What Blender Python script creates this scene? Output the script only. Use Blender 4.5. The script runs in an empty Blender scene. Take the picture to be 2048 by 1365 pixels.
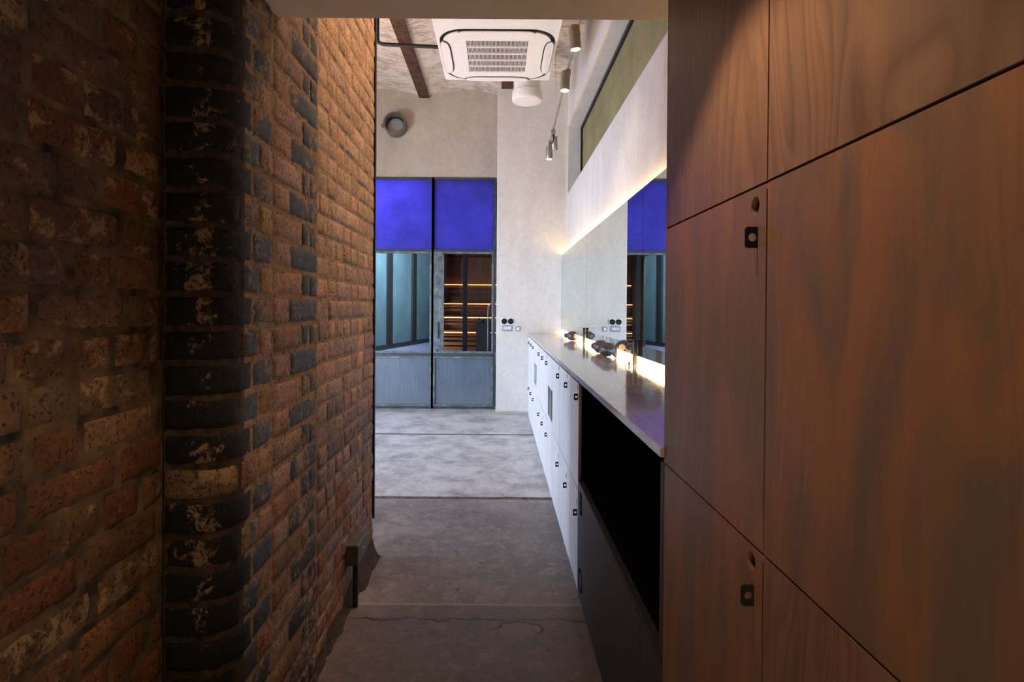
import bpy, bmesh, math, random
from mathutils import Vector, Matrix, noise as mn
random.seed(7)
C = bpy.context.scene.collection
PI = math.pi
CAMZ = 1.25

# ------------------------------------------------------------ node helpers
class NT:
    def __init__(s, name):
        s.m = bpy.data.materials.new(name); s.m.use_nodes = True
        s.t = s.m.node_tree; s.t.nodes.clear()
        s.out = s.t.nodes.new('ShaderNodeOutputMaterial')
    def n(s, kind, **kw):
        nd = s.t.nodes.new('ShaderNode' + kind)
        for k, v in kw.items():
            if hasattr(nd, k): setattr(nd, k, v)
        return nd
    def l(s, a, b): s.t.links.new(a, b)
    def put(s, sock, v):
        if hasattr(v, 'is_linked') or isinstance(v, bpy.types.NodeSocket): s.l(v, sock)
        elif isinstance(v, (tuple, list)) and len(v) == 3 and sock.type == 'RGBA': sock.default_value = (*v, 1)
        else: sock.default_value = v
    def pos(s, scale=(1, 1, 1), obj=False, rot=(0, 0, 0)):
        if obj:
            c = s.n('TexCoord').outputs['Object']
        else:
            c = s.n('NewGeometry').outputs['Position']
        mp = s.n('Mapping'); s.l(c, mp.inputs[0]); mp.inputs['Scale'].default_value = scale
        mp.inputs['Rotation'].default_value = rot
        return mp.outputs[0]
    def noise(s, vec, scale=5, detail=6, rough=.6, dist=0):
        nd = s.n('TexNoise'); s.l(vec, nd.inputs['Vector'])
        nd.inputs['Scale'].default_value = scale; nd.inputs['Detail'].default_value = detail
        nd.inputs['Roughness'].default_value = rough; nd.inputs['Distortion'].default_value = dist
        return nd.outputs['Fac']
    def ramp(s, fac, *stops):
        r = s.n('ValToRGB'); s.put(r.inputs[0], fac)
        e = r.color_ramp.elements
        while len(e) > 1: e.remove(e[0])
        for i, (p, c) in enumerate(stops):
            if isinstance(c, (int, float)): c = (c, c, c)
            el = e[0] if i == 0 else e.new(p)
            el.position = p; el.color = (*c, 1)
        return r.outputs[0]
    def mix(s, fac, a, b, mode='MIX'):
        m = s.n('Mix', data_type='RGBA', blend_type=mode)
        s.put(m.inputs[0], fac); s.put(m.inputs[6], a); s.put(m.inputs[7], b)
        return m.outputs[2]
    def math(s, op, a, b=0.0, clamp=False):
        m = s.n('Math', operation=op, use_clamp=clamp); s.put(m.inputs[0], a); s.put(m.inputs[1], b)
        return m.outputs[0]
    def sep(s, v):
        x = s.n('SeparateXYZ'); s.l(v, x.inputs[0]); return x.outputs
    def bump(s, h, strength=.3, dist=.01, normal=None):
        b = s.n('Bump'); s.put(b.inputs['Height'], h)
        b.inputs['Strength'].default_value = strength; b.inputs['Distance'].default_value = dist
        if normal: s.l(normal, b.inputs['Normal'])
        return b.outputs[0]
    def bsdf(s, col, rough=.6, metal=0., normal=None, spec=.5, coat=0., emit=None, estr=0.):
        p = s.n('BsdfPrincipled')
        s.put(p.inputs['Base Color'], col); s.put(p.inputs['Roughness'], rough); s.put(p.inputs['Metallic'], metal)
        p.inputs['Specular IOR Level'].default_value = spec
        p.inputs['Coat Weight'].default_value = coat
        if normal: s.l(normal, p.inputs['Normal'])
        if emit: s.put(p.inputs['Emission Color'], emit); p.inputs['Emission Strength'].default_value = estr
        s.l(p.outputs[0], s.out.inputs[0])
        return s.m

def simple(name, col, rough=.5, metal=0., var=.12, scale=40, bump=.05, spec=.5, coat=0.):
    t = NT(name); v = t.pos(obj=True)
    f = t.noise(v, scale, 4)
    c2 = tuple(max(0, c * (1 - var * 2)) for c in col); c1 = tuple(min(1, c * (1 + var)) for c in col)
    return t.bsdf(t.ramp(f, (.3, c2), (.7, c1)), rough, metal, t.bump(f, bump, .002), spec, coat)

def emis(name, col, strength):
    t = NT(name); e = t.n('Emission'); e.inputs[0].default_value = (*col, 1); e.inputs[1].default_value = strength
    t.l(e.outputs[0], t.out.inputs[0]); return t.m

M = {}
def mk_brick():
    t = NT('old_brick')
    v = t.pos()
    a = t.n('Attribute', attribute_name='bcol').outputs['Color']
    w = t.n('Attribute', attribute_name='bwear').outputs['Fac']
    big = t.noise(v, 9, 8, .7, .4); fine = t.noise(v, 70, 6, .7); mid = t.noise(v, 30, 8, .75, .6)
    tone = t.mix(1, a, t.ramp(big, (.3, .55), (.7, 1.25)), 'MULTIPLY')
    tone = t.mix(1, tone, t.ramp(fine, (.3, .75), (.7, 1.2)), 'MULTIPLY')
    lim = t.math('ADD', mid, t.math('MULTIPLY', t.math('SUBTRACT', big, .5), .7))
    lim = t.math('ADD', lim, t.math('MULTIPLY', w, .24)); low = t.noise(v, 3.2, 5, .6)
    lim = t.math('ADD', lim, t.math('MULTIPLY', t.math('SUBTRACT', low, .5), .5))
    mask = t.ramp(lim, (.57, 0.), (.66, 1.))
    col = t.mix(t.math('MULTIPLY', mask, .8), tone, t.mix(fine, (.24, .155, .085), (.46, .31, .19)))
    pits = t.ramp(t.math('ADD', t.noise(v, 130, 4, .6), t.math('MULTIPLY', t.math('SUBTRACT', mid, .5), .35)), (.34, 1.), (.41, 0.))
    col = t.mix(t.math('MULTIPLY', pits, .7), col, (.015, .012, .01))
    # soot streaks and water stains down the wall
    st = t.noise(t.pos((9, 9, 1.1)), 1.6, 5, .6)
    col = t.mix(t.ramp(st, (.56, 0.), (.74, .55)), col, (.035, .026, .018))
    h = t.math('ADD', t.math('MULTIPLY', fine, .5), t.math('ADD', big, t.math('MULTIPLY', pits, -.5)))
    g = t.n('Attribute', attribute_name='bgloss').outputs['Fac']
    rough = t.math('ADD', t.math('SUBTRACT', .85, t.math('MULTIPLY', g, .45)), t.math('MULTIPLY', mask, .4), clamp=True)
    return t.bsdf(col, rough, 0, t.bump(h, 1.0, .009), .35)
M['brick'] = mk_brick()

def mk_mortar():
    t = NT('mortar'); v = t.pos()
    f = t.noise(v, 60, 8, .7); b = t.noise(v, 6, 6)
    col = t.mix(b, (.20, .125, .07), (.38, .25, .155)); col = t.mix(t.ramp(f, (.36, .8), (.50, 0.)), col, (.03, .02, .013))
    return t.bsdf(col, .95, 0, t.bump(f, .8, .006), .2)
M['mortar'] = mk_mortar()
M['mortar_dark'] = simple('old_brown_mortar', (.125, .078, .042), .95, 0, .5, 14, .8)
M['sooty'] = simple('sooty_mortar', (.05, .030, .020), .95, 0, .45, 50, .6)

def mk_plaster(name, c1, c2, bumpy=.15, sc=2.2):
    t = NT(name); v = t.pos(); v2 = t.pos((1, 1, .35))
    f = t.noise(v2, sc, 8, .6, .5); g = t.noise(v, 24, 8, .65); k = t.noise(v, 7, 8, .7, 1.2)
    col = t.mix(t.ramp(f, (.3, 0.), (.7, 1.)), c1, c2)
    col = t.mix(t.ramp(k, (.35, .22), (.6, 0.)), col, tuple(x * .72 for x in c1))
    col = t.mix(.25, col, t.ramp(g, (.3, tuple(x * .8 for x in c1)), (.7, c2)))
    return t.bsdf(col, .75, 0, t.bump(t.math('ADD', g, k), bumpy, .006), .3)
M['plaster'] = mk_plaster('lime_plaster', (.40, .345, .285), (.55, .485, .41))
M['plaster_white'] = mk_plaster('pale_plaster', (.58, .54, .49), (.76, .72, .66))
M['soffit'] = mk_plaster('soffit_plaster', (.56, .47, .39), (.68, .58, .49), .2, 1.3)
M['dark_wall'] = simple('dark_wall', (.10, .085, .075), .9)

def mk_ceiling():
    t = NT('board_marked_ceiling'); v = t.pos((8, 55, 8)); v1 = t.pos()
    f = t.noise(v, 1.0, 7, .75, 1.1); g = t.noise(v1, 5, 6); k = t.noise(v1, 45, 5)
    mask = t.math('ADD', f, t.math('MULTIPLY', t.math('SUBTRACT', g, .5), .5))
    col = t.mix(t.ramp(mask, (.42, 1.), (.50, 0.)), (.74, .67, .60), (.38, .28, .21))
    col = t.mix(.2, col, t.ramp(k, (.3, (.4, .33, .26)), (.7, (.85, .8, .72))))
    return t.bsdf(col, .85, 0, t.bump(t.math('ADD', f, k), .6, .01), .2)
M['ceiling'] = mk_ceiling()
M['rust'] = simple('rusted_steel', (.10, .048, .026), .8, .2, .35, 18, .4)

def mk_floor():
    t = NT('worn_concrete'); v = t.pos(); p = t.sep(v)
    big = t.noise(v, 1.3, 8, .62, .6); mid = t.noise(v, 5, 9, .7, .8); fine = t.noise(v, 60, 7, .7)
    col = t.ramp(big, (.30, (.12, .10, .09)), (.5, (.19, .165, .15)), (.68, (.32, .295, .275)))
    col = t.mix(t.ramp(mid, (.38, .85), (.54, 0.)), col, (.10, .08, .07))
    grit = t.noise(v, 16, 9, .75, .5)
    col = t.mix(t.ramp(grit, (.52, 0.), (.66, .6)), col, (.44, .40, .37))
    col = t.mix(t.ramp(grit, (.34, .7), (.44, 0.)), col, (.06, .048, .042))
    # pale scrubbed patches, and daylight by the doors painted into the far floor
    sc = t.noise(t.pos((1, 1, 1)), 3.2, 12, .8, .2)
    band = t.math('SUBTRACT', 1, t.math('ABSOLUTE', t.math('MULTIPLY', t.math('SUBTRACT', p[1], 4.5), .85)), clamp=True)
    band = t.math('ADD', band, t.math('MULTIPLY', t.math('GREATER_THAN', p[1], 3.6), .8), clamp=True)
    col = t.mix(t.math('MULTIPLY', t.ramp(sc, (.33, 0.), (.56, .9)), band), col, (.80, .78, .77))
    col = t.mix(.3, col, t.ramp(fine, (.3, (.08, .065, .06)), (.7, (.38, .35, .32))))
    # small chips
    vo = t.n('TexVoronoi'); t.l(v, vo.inputs['Vector']); vo.inputs['Scale'].default_value = 13; vo.inputs['Randomness'].default_value = 1
    chip = t.math('MULTIPLY', t.math('LESS_THAN', vo.outputs['Distance'], t.math('MULTIPLY', grit, .2)), t.math('GREATER_THAN', mid, .50))
    col = t.mix(t.math('MULTIPLY', chip, .75), col, (.05, .042, .036))
    # cracked joint band at y = 2.2 .. 2.3
    wob = t.math('MULTIPLY', t.math('SUBTRACT', t.noise(t.pos((1, .001, 1)), 7, 8, .6), .5), .16)
    d1 = t.math('ABSOLUTE', t.math('SUBTRACT', p[1], t.math('ADD', 2.185, wob)))
    cr = t.ramp(d1, (.0025, 1.), (.007, 0.))
    wob2 = t.math('MULTIPLY', t.math('SUBTRACT', t.noise(t.pos((1, .001, 1)), 3, 5), .5), .03)
    d2 = t.math('SUBTRACT', p[1], t.math('ADD', 2.30, wob2))
    bandm = t.math('MULTIPLY', t.math('LESS_THAN', d2, 0), t.math('GREATER_THAN', p[1], 2.19))
    col = t.mix(t.math('MULTIPLY', bandm, .45), col, (.085, .07, .06))
    edge = t.ramp(t.math('ABSOLUTE', d2), (.002, .55), (.009, 0.))
    col = t.mix(edge, col, (.45, .38, .31))
    gate = t.ramp(t.noise(t.pos((1, .001, 1)), 2.5, 2), (.44, .1), (.54, .85))
    col = t.mix(t.math('MULTIPLY', cr, gate), col, (.01, .008, .007))
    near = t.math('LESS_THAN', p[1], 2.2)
    col = t.mix(t.math('MULTIPLY', near, .45), col, (.06, .045, .036))  # nearest floor darkened in its colour, standing in for dimmer light
    dx = t.math('DIVIDE', t.math('SUBTRACT', p[0], .095), .085); dy = t.math('DIVIDE', t.math('SUBTRACT', p[1], 2.12), .05)
    e = t.math('SQRT', t.math('ADD', t.math('MULTIPLY', dx, dx), t.math('MULTIPLY', dy, dy)))
    e = t.math('ADD', e, t.math('MULTIPLY', t.math('SUBTRACT', t.noise(v, 17, 8, .7), .5), 1.9))
    arc = t.math('MULTIPLY', t.ramp(t.math('ABSOLUTE', t.math('SUBTRACT', e, 1.0)), (.03, 1.), (.11, 0.)), t.math('GREATER_THAN', t.math('ADD', p[1], t.math('MULTIPLY', p[0], .25)), 2.13))
    col = t.mix(t.math('MULTIPLY', t.math('LESS_THAN', e, 1.), .22), col, (.30, .255, .225))
    cr = t.math('MAXIMUM', t.math('MULTIPLY', cr, gate), arc); gate = 1.0
    col = t.mix(cr, col, (.012, .009, .008))
    h = t.math('ADD', t.math('ADD', mid, t.math('MULTIPLY', fine, .35)), t.math('MULTIPLY', t.math('MAXIMUM', chip, t.math('MULTIPLY', cr, gate)), -1.4))
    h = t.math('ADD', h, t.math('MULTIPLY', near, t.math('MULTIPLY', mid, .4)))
    return t.bsdf(col, t.ramp(mid, (.3, .42), (.7, .62)), 0, t.bump(h, .35, .012), .45)
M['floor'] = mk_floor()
M['joint'] = simple('rusty_joint', (.16, .095, .06), .9, 0, .4, 25, .5)

def mk_ply(name, ca, cb, cc, k=1.0, seed=0, obj=True):
    t = NT(name); v = t.pos((5, 5, .8)); v2 = t.pos((6.5, 6.5, 1.7)); v3 = t.pos((120, 120, 6))
    ad = t.n('VectorMath', operation='ADD'); t.l(v, ad.inputs[0]); ad.inputs[1].default_value = (seed, seed * .7, seed * 1.3)
    base = t.noise(ad.outputs[0], .6, 3, .45, 1.0)
    rings = t.math('FRACT', t.math('MULTIPLY', base, 28))
    rings = t.ramp(rings, (0, 0.), (.15, .25), (.72, .7), (1, 0.))
    ad2 = t.n('VectorMath', operation='ADD'); t.l(v2, ad2.inputs[0]); ad2.inputs[1].default_value = (seed * 2.1, seed, seed * .3)
    pat = t.noise(ad2.outputs[0], 1.5, 5, .52, 1.1)
    fib = t.noise(v3, 1, 4, .6)
    col = t.mix(t.ramp(pat, (.40, 0.), (.60, 1.)), ca, cb)
    col = t.mix(t.math('MULTIPLY', rings, .42 * k), col, cc)
    col = t.mix(1, col, t.ramp(fib, (.25, .9), (.75, 1.06)), 'MULTIPLY')
    return t.bsdf(col, .45, 0, t.bump(t.math('ADD', rings, fib), .12, .002), .4)
PLY_A = ((.215, .135, .098), (.33, .165, .088), (.37, .21, .13))
M['ply1'] = mk_ply('stained_plywood', *PLY_A, k=.45, seed=1.3)
M['ply2'] = mk_ply('stained_plywood_grained', (.17, .10, .075), (.24, .13, .08), (.38, .23, .16), 1.5, seed=5.2)
M['ply3'] = mk_ply('stained_plywood_streaked', (.18, .125, .098), (.32, .155, .082), (.28, .175, .12), .35, seed=9.1)
M['ply_edge'] = simple('plywood_edge', (.55, .36, .20), .7, 0, .15, 30)
M['white_ply'] = mk_ply('whitewashed_plywood', (.60, .58, .56), (.68, .66, .64), (.74, .72, .70), .35, seed=3.0)
M['black'] = simple('matt_black', (.012, .012, .013), .6, 0, .1)
M['void'] = simple('black_lining', (.002, .002, .002), .95, 0, .0, spec=.05)
M['steel_black'] = simple('black_steel', (.02, .02, .022), .4, .6, .1)
M['charcoal'] = simple('charcoal_panel', (.055, .055, .058), .55, 0, .12, 12)
M['gunmetal'] = simple('gunmetal', (.10, .09, .08), .3, .85, .1)
M['alu'] = simple('brushed_aluminium', (.42, .38, .34), .42, .7, .08)
M['steel_frame'] = simple('old_steel_frame', (.06, .072, .078), .55, .4, .3, 16, .3)
M['steel_frame_light'] = simple('old_grey_steel', (.15, .175, .18), .55, .4, .3, 12, .3)
M['white_plastic'] = simple('white_plastic', (.88, .84, .78), .4, 0, .03)
M['fin_dark'] = simple('dark_grille_void', (.035, .03, .028), .8)
M['grey_plate'] = simple('satin_grey_plate', (.38, .40, .44), .4, .3)
M['white_switch'] = simple('white_rocker', (.85, .86, .88), .4)
M['dryer'] = simple('dark_grey_rubber', (.065, .055, .055), .42, 0, .08)
M['cream'] = simple('cream_grille', (.75, .55, .36), .5)
M['pink'] = simple('pink_sticker', (.8, .12, .22), .5)
M['vent'] = simple('galvanised_duct', (.15, .145, .13), .5, .5)
M['box_grey'] = simple('grey_box', (.10, .095, .09), .6, .2)
M['lens'] = emis('lamp_lens', (1, .9, .76), 14)
M['led'] = emis('led_strip', (1, .68, .32), 55)
M['led_top'] = emis('led_strip_top', (1, .66, .30), 44)
M['led_sauna'] = emis('sauna_led', (1, .42, .12), 4)
M['sauna'] = mk_ply('sauna_slats', (.20, .065, .028), (.27, .09, .036), (.33, .12, .05), .4, seed=2)
M['deck'] = simple('pool_deck', (.13, .12, .19), .35)

def mk_counter():
    t = NT('polished_stone'); v = t.pos((4.5, 1.1, 1)); f = t.noise(v, 1.5, 9, .68, 1.6)
    ve = t.math('ABSOLUTE', t.math('SUBTRACT', f, .5)); vein = t.ramp(ve, (.0, .8), (.022, 0.))
    cl = t.noise(t.pos(), 2.5, 7)
    col = t.mix(t.ramp(cl, (.3, 0.), (.7, 1.)), (.34, .305, .305), (.47, .435, .435))
    col = t.mix(t.math('MULTIPLY', vein, .7), col, (.62, .56, .54))
    return t.bsdf(col, t.ramp(cl, (.3, .07), (.7, .14)), 0, None, .65, .4)
M['counter'] = mk_counter()

def mk_mirror():
    t = NT('mirror_glass'); g = t.n('BsdfGlossy'); g.inputs[0].default_value = (.80, .86, .85, 1); g.inputs['Roughness'].default_value = .004
    t.l(g.outputs[0], t.out.inputs[0]); return t.m
M['mirror'] = mk_mirror()

def mk_clear():
    t = NT('clear_glass'); a = t.n('BsdfTransparent'); a.inputs[0].default_value = (.86, .90, .92, 1)
    g = t.n('BsdfGlossy'); g.inputs['Roughness'].default_value = .01; fr = t.n('Fresnel'); fr.inputs[0].default_value = 1.45
    m = t.n('MixShader'); t.l(fr.outputs[0], m.inputs[0]); t.l(a.outputs[0], m.inputs[1]); t.l(g.outputs[0], m.inputs[2])
    t.l(m.outputs[0], t.out.inputs[0]); return t.m
M['clear'] = mk_clear()

def mk_translucent(name, col, gl=.15, body=.25, fibre=None):
    t = NT(name); v = t.pos()
    f = t.noise(v, 130, 3, .6); b = t.noise(v, 2.2, 4)
    c = t.mix(1, col, t.ramp(f, (.3, .7), (.7, 1.2)), 'MULTIPLY'); c = t.mix(1, c, t.ramp(b, (.3, .8), (.7, 1.15)), 'MULTIPLY')
    if fibre:
        w = t.noise(t.pos((90, 90, 4)), 1.0, 3); c = t.mix(1, c, t.ramp(w, (.3, .8), (.7, 1.12)), 'MULTIPLY')
        p = t.sep(v); pale_base = t.ramp(t.math('ADD', p[2], t.math('MULTIPLY', b, .25)), (.14, .5), (.42, 0.))  # glass paler toward its lower edge
        c = t.mix(pale_base, c, (.42, .47, .5))
    tr = t.n('BsdfTranslucent'); t.l(c, tr.inputs[0]); d = t.n('BsdfDiffuse'); t.l(c, d.inputs[0])
    m = t.n('MixShader'); m.inputs[0].default_value = body; t.l(tr.outputs[0], m.inputs[1]); t.l(d.outputs[0], m.inputs[2])
    g = t.n('BsdfGlossy'); g.inputs['Roughness'].default_value = .35
    m2 = t.n('MixShader'); m2.inputs[0].default_value = gl; t.l(m.outputs[0], m2.inputs[1]); t.l(g.outputs[0], m2.inputs[2])
    t.l(m2.outputs[0], t.out.inputs[0]); return t.m
M['blue_film'] = mk_translucent('blue_film_glass', (.18, .165, .62), .03, .12)
M['frosted'] = mk_translucent('frosted_wired_glass', (.27, .35, .44), .10, .35, True)
M['teal'] = mk_translucent('teal_frosted_glass', (.12, .18, .215), .08, .5)
M['olive'] = mk_translucent('olive_obscured_glass', (.42, .37, .20), .08, .6)

# ------------------------------------------------------------ mesh helpers
def nb(): return bmesh.new()
def box(bm, x0, x1, y0, y1, z0, z1):
    r = bmesh.ops.create_cube(bm, size=1)
    for v in r['verts']:
        v.co = Vector((x0 + (v.co.x + .5) * (x1 - x0), y0 + (v.co.y + .5) * (y1 - y0), z0 + (v.co.z + .5) * (z1 - z0)))
    return r['verts']
def bbox(x0, x1, y0, y1, z0, z1, bev=0.002, seg=2):
    bm = nb(); box(bm, x0, x1, y0, y1, z0, z1)
    if bev: bmesh.ops.bevel(bm, geom=list(bm.edges), offset=bev, segments=seg, affect='EDGES', profile=.5)
    return bm
def tube(bm, pts, r, seg=12, caps=True):
    pts = [Vector(p) for p in pts]; rings = []
    rr = r if isinstance(r, (list, tuple)) else [r] * len(pts)
    up = None
    for i, p in enumerate(pts):
        d = (pts[min(i + 1, len(pts) - 1)] - pts[max(i - 1, 0)]).normalized()
        if up is None:
            up = Vector((0, 0, 1)) if abs(d.z) < .9 else Vector((1, 0, 0))
        a = d.cross(up).normalized(); b = a.cross(d).normalized(); up = b
        rings.append([bm.verts.new(p + (a * math.cos(k * 2 * PI / seg) + b * math.sin(k * 2 * PI / seg)) * rr[i]) for k in range(seg)])
    for i in range(len(rings) - 1):
        for k in range(seg):
            f = bm.faces.new((rings[i][k], rings[i][(k + 1) % seg], rings[i + 1][(k + 1) % seg], rings[i + 1][k])); f.smooth = True
    if caps:
        bm.faces.new(rings[0][::-1]); bm.faces.new(rings[-1])
    return bm
def lathe(bm, origin, axis, prof, seg=32):
    """prof: list of (distance along axis, radius)"""
    o = Vector(origin); d = Vector(axis).normalized()
    return tube_prof(bm, [o + d * t for t, r in prof], [max(r, .0002) for t, r in prof], d, seg)
def tube_prof(bm, pts, rr, d, seg):
    up = Vector((0, 0, 1)) if abs(d.z) < .9 else Vector((1, 0, 0))
    a = d.cross(up).normalized(); b = a.cross(d).normalized(); rings = []
    for p, r in zip(pts, rr):
        rings.append([bm.verts.new(p + (a * math.cos(k * 2 * PI / seg) + b * math.sin(k * 2 * PI / seg)) * r) for k in range(seg)])
    for i in range(len(rings) - 1):
        for k in range(seg):
            f = bm.faces.new((rings[i][k], rings[i][(k + 1) % seg], rings[i + 1][(k + 1) % seg], rings[i + 1][k])); f.smooth = True
    bm.faces.new(rings[0][::-1]); bm.faces.new(rings[-1])
    return bm
def obj(name, bm, mat, parent=None, sharp=True):
    me = bpy.data.meshes.new(name)
    bmesh.ops.recalc_face_normals(bm, faces=list(bm.faces))
    bm.to_mesh(me); bm.free()
    sm = [q.use_smooth for q in me.polygons]
    if any(sm):
        me.set_sharp_from_angle(angle=math.radians(38)); me.polygons.foreach_set('use_smooth', sm)
    mats = mat if isinstance(mat, (list, tuple)) else [mat]
    for m in mats: me.materials.append(M[m] if isinstance(m, str) else m)
    o = bpy.data.objects.new(name, me); C.objects.link(o)
    if parent:
        off = Vector((0, 0, 0)); q = parent
        while q: off += q.location; q = q.parent
        me.transform(Matrix.Translation(-off)); o.parent = parent
    return o
def thing(name, label, cat, loc=(0, 0, 0), group=None):
    o = bpy.data.objects.new(name, None); C.objects.link(o); o.location = loc; o.empty_display_size = .05
    o['label'] = label; o['category'] = cat
    if group: o['group'] = group
    return o
def tag(o, label, cat, group=None):
    o['label'] = label; o['category'] = cat
    if group: o['group'] = group
    return o
def struct(name, bm, mat, parent=None):
    o = obj(name, bm, mat, parent)
    if not parent: o['kind'] = 'structure'
    return o
def outline(name, loops, depth, mat, matrix, parent=None, bevel=0.):
    """flat plate from 2D loops (holes allowed), thickness 2*depth, placed by matrix"""
    cu = bpy.data.curves.new(name, 'CURVE'); cu.dimensions = '2D'; cu.fill_mode = 'BOTH'; cu.extrude = depth; cu.bevel_depth = bevel
    for lp in loops:
        s = cu.splines.new('POLY'); s.points.add(len(lp) - 1); s.use_cyclic_u = True
        for p, (x, y) in zip(s.points, lp): p.co = (x, y, 0, 1)
    return from_curve(name, cu, mat, matrix, parent)
def from_curve(name, cu, mat, matrix, parent):
    tmp = bpy.data.objects.new('tmp', cu); C.objects.link(tmp)
    bpy.context.view_layer.update()
    dg = bpy.context.evaluated_depsgraph_get()
    me = bpy.data.meshes.new_from_object(tmp.evaluated_get(dg))
    bpy.data.objects.remove(tmp)
    me.name = name; me.materials.clear(); me.materials.append(M[mat]); me.transform(matrix)
    o = bpy.data.objects.new(name, me); C.objects.link(o)
    if parent:
        off = Vector((0, 0, 0)); q = parent
        while q: off += q.location; q = q.parent
        me.transform(Matrix.Translation(-off)); o.parent = parent
    return o
def circ(cx, cy, r, n=28): return [(cx + r * math.cos(2 * PI * k / n), cy + r * math.sin(2 * PI * k / n)) for k in range(n)]
def rrect(x0, x1, y0, y1, r, n=6):
    pts = []
    for cx, cy, a in ((x1 - r, y1 - r, 0), (x0 + r, y1 - r, 90), (x0 + r, y0 + r, 180), (x1 - r, y0 + r, 270)):
        for k in range(n + 1):
            t = math.radians(a + 90 * k / n); pts.append((cx + r * math.cos(t), cy + r * math.sin(t)))
    return pts
# plate in a plane of constant X: local x -> world Y, local y -> world Z
def MX(x): return Matrix(((0, 0, -1, x), (1, 0, 0, 0), (0, 1, 0, 0), (0, 0, 0, 1)))
# plate in a plane of constant Y: local x -> world X, local y -> world Z
def MY(y): return Matrix(((1, 0, 0, 0), (0, 0, 1, y), (0, 1, 0, 0), (0, 0, 0, 1)))

# ------------------------------------------------------------ brickwork
class Path:
    def __init__(s, pts):
        s.p = [Vector((a, b, 0)) for a, b in pts]; s.d = [0]
        for a, b in zip(s.p, s.p[1:]): s.d.append(s.d[-1] + (b - a).length)
        s.L = s.d[-1]
    def at(s, t):
        t = max(0, min(s.L, t)); i = 0
        while i < len(s.d) - 2 and t > s.d[i + 1]: i += 1
        a, b = s.p[i], s.p[i + 1]; u = (t - s.d[i]) / max(1e-9, s.d[i + 1] - s.d[i])
        return a.lerp(b, u), i
    def frame(s, t):
        q, i = s.at(t); e = .004
        a = s.at(t - e)[0]; b = s.at(t + e)[0]; d = (b - a).normalized()
        return q, Vector((d.y, -d.x, 0))       # right-hand normal
def brick_wall(name, path, rows, colour, n_seed=0, depth=.0065, mort='mortar'):
    """rows: list of (z0, z1, [(s0, s1), ...]); colour(s, z, i, row) -> rgb, wear, gloss"""
    bm = nb(); cl = bm.loops.layers.float_color.new('bcol'); wl = bm.verts.layers.float.new('bwear'); gl = bm.faces.layers.float.new('bgloss')
    zt = rows[-1][1] + .005
    # mortar sheet
    ts = sorted(set([round(x, 4) for x in path.d] + [round(path.L * k / 20, 4) for k in range(21)]))
    prev = None
    for t in ts:
        q, n = path.frame(t)
        col = [bm.verts.new(q + n * (-.004) + Vector((0, 0, z))) for z in (0, zt)]
        if prev:
            f = bm.faces.new((prev[0], col[0], col[1], prev[1])); f.material_index = 2 if (name.endswith('pilaster') and t < .20) else 1
        prev = col
    for ri, (z0, z1, spans) in enumerate(rows):
        for bi, (s0, s1) in enumerate(spans):
            if s1 - s0 < .012: continue
            rgb, wear, gloss = colour((s0 + s1) / 2, (z0 + z1) / 2, bi, ri)
            L = s1 - s0; ns = max(3, int(L / .018)); nz = 5
            tilt = random.uniform(-.0015, .0015); dep = random.uniform(-.0012, .0018)
            us = [0, .03] + [.03 + .94 * k / ns for k in range(1, ns)] + [.97, 1]
            vs = [0, .07] + [.07 + .86 * k / nz for k in range(1, nz)] + [.93, 1]
            g = []
            for iu, u in enumerate(us):
                colv = []
                for iv, v in enumerate(vs):
                    s = s0 + u * L; z = z0 + v * (z1 - z0)
                    edge = iu in (0, len(us) - 1) or iv in (0, len(vs) - 1)
                    q, n = path.frame(s)
                    w = mn.noise(Vector((s * 28 + n_seed, z * 28, bi * 3.1 + ri)))
                    w2 = mn.noise(Vector((s * 70, z * 70 + n_seed, 5)))
                    d = dep + tilt * (u - .5) * 2 + w * .0016 + w2 * .0008
                    if edge: d = -depth
                    near = (iu in (0, 1, len(us) - 2, len(us) - 1)) or (iv in (0, 1, len(vs) - 2, len(vs) - 1))
                    if near and not edge: d -= (.0022 + .0036 * abs(w2)) * depth / .0065
                    if near and not edge and w > .42: d -= .003
                    js = w2 * .0012; jz = mn.noise(Vector((s * 45, z * 45, 9 + ri))) * .0014
                    t = path.d and s + js
                    q2, n2 = path.frame(t)
                    vv = bm.verts.new(q2 + n2 * d + Vector((0, 0, z + jz))); vv[wl] = wear(s, z0) if callable(wear) else wear
                    colv.append(vv)
                g.append(colv)
            for a in range(len(us) - 1):
                for b in range(len(vs) - 1):
                    f = bm.faces.new((g[a][b], g[a + 1][b], g[a + 1][b + 1], g[a][b + 1])); f.smooth = True
                    f[gl] = gloss
                    for lp in f.loops: lp[cl] = (*rgb, 1)
    me = bpy.data.meshes.new(name); bm.to_mesh(me); bm.free()
    me.materials.append(M['brick']); me.materials.append(M[mort]); me.materials.append(M['sooty'])
    o = bpy.data.objects.new(name, me); C.objects.link(o); o['kind'] = 'structure'
    return o
def vary(c, a=.22):
    k = 1 + random.uniform(-a, a); h = random.uniform(-.08, .08)
    return (min(1, c[0] * k * (1 + h)), min(1, c[1] * k), min(1, c[2] * k * (1 - h)))
def courses(z0, z1, L, start=0., pitch=.075, joint=.008, mix=.25):
    rows = []; z = z0; i = 0
    while z < z1:
        sp = []; s = start - (.112 if i % 2 else 0) - random.uniform(0, .02)
        hdr = (i % 4 == 3)
        while s < L:
            ln = .1025 if (hdr or random.random() < mix) else .215
            ln *= random.uniform(.95, 1.03)
            a = max(start, s); b = min(L, s + ln)
            if b - a > .03: sp.append((a + joint / 2, b - joint / 2))
            s += ln + .002 + joint * .3
        rows.append((z + joint / 2 + .001, z + pitch - joint / 2, sp)); z += pitch; i += 1
    return rows

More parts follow.
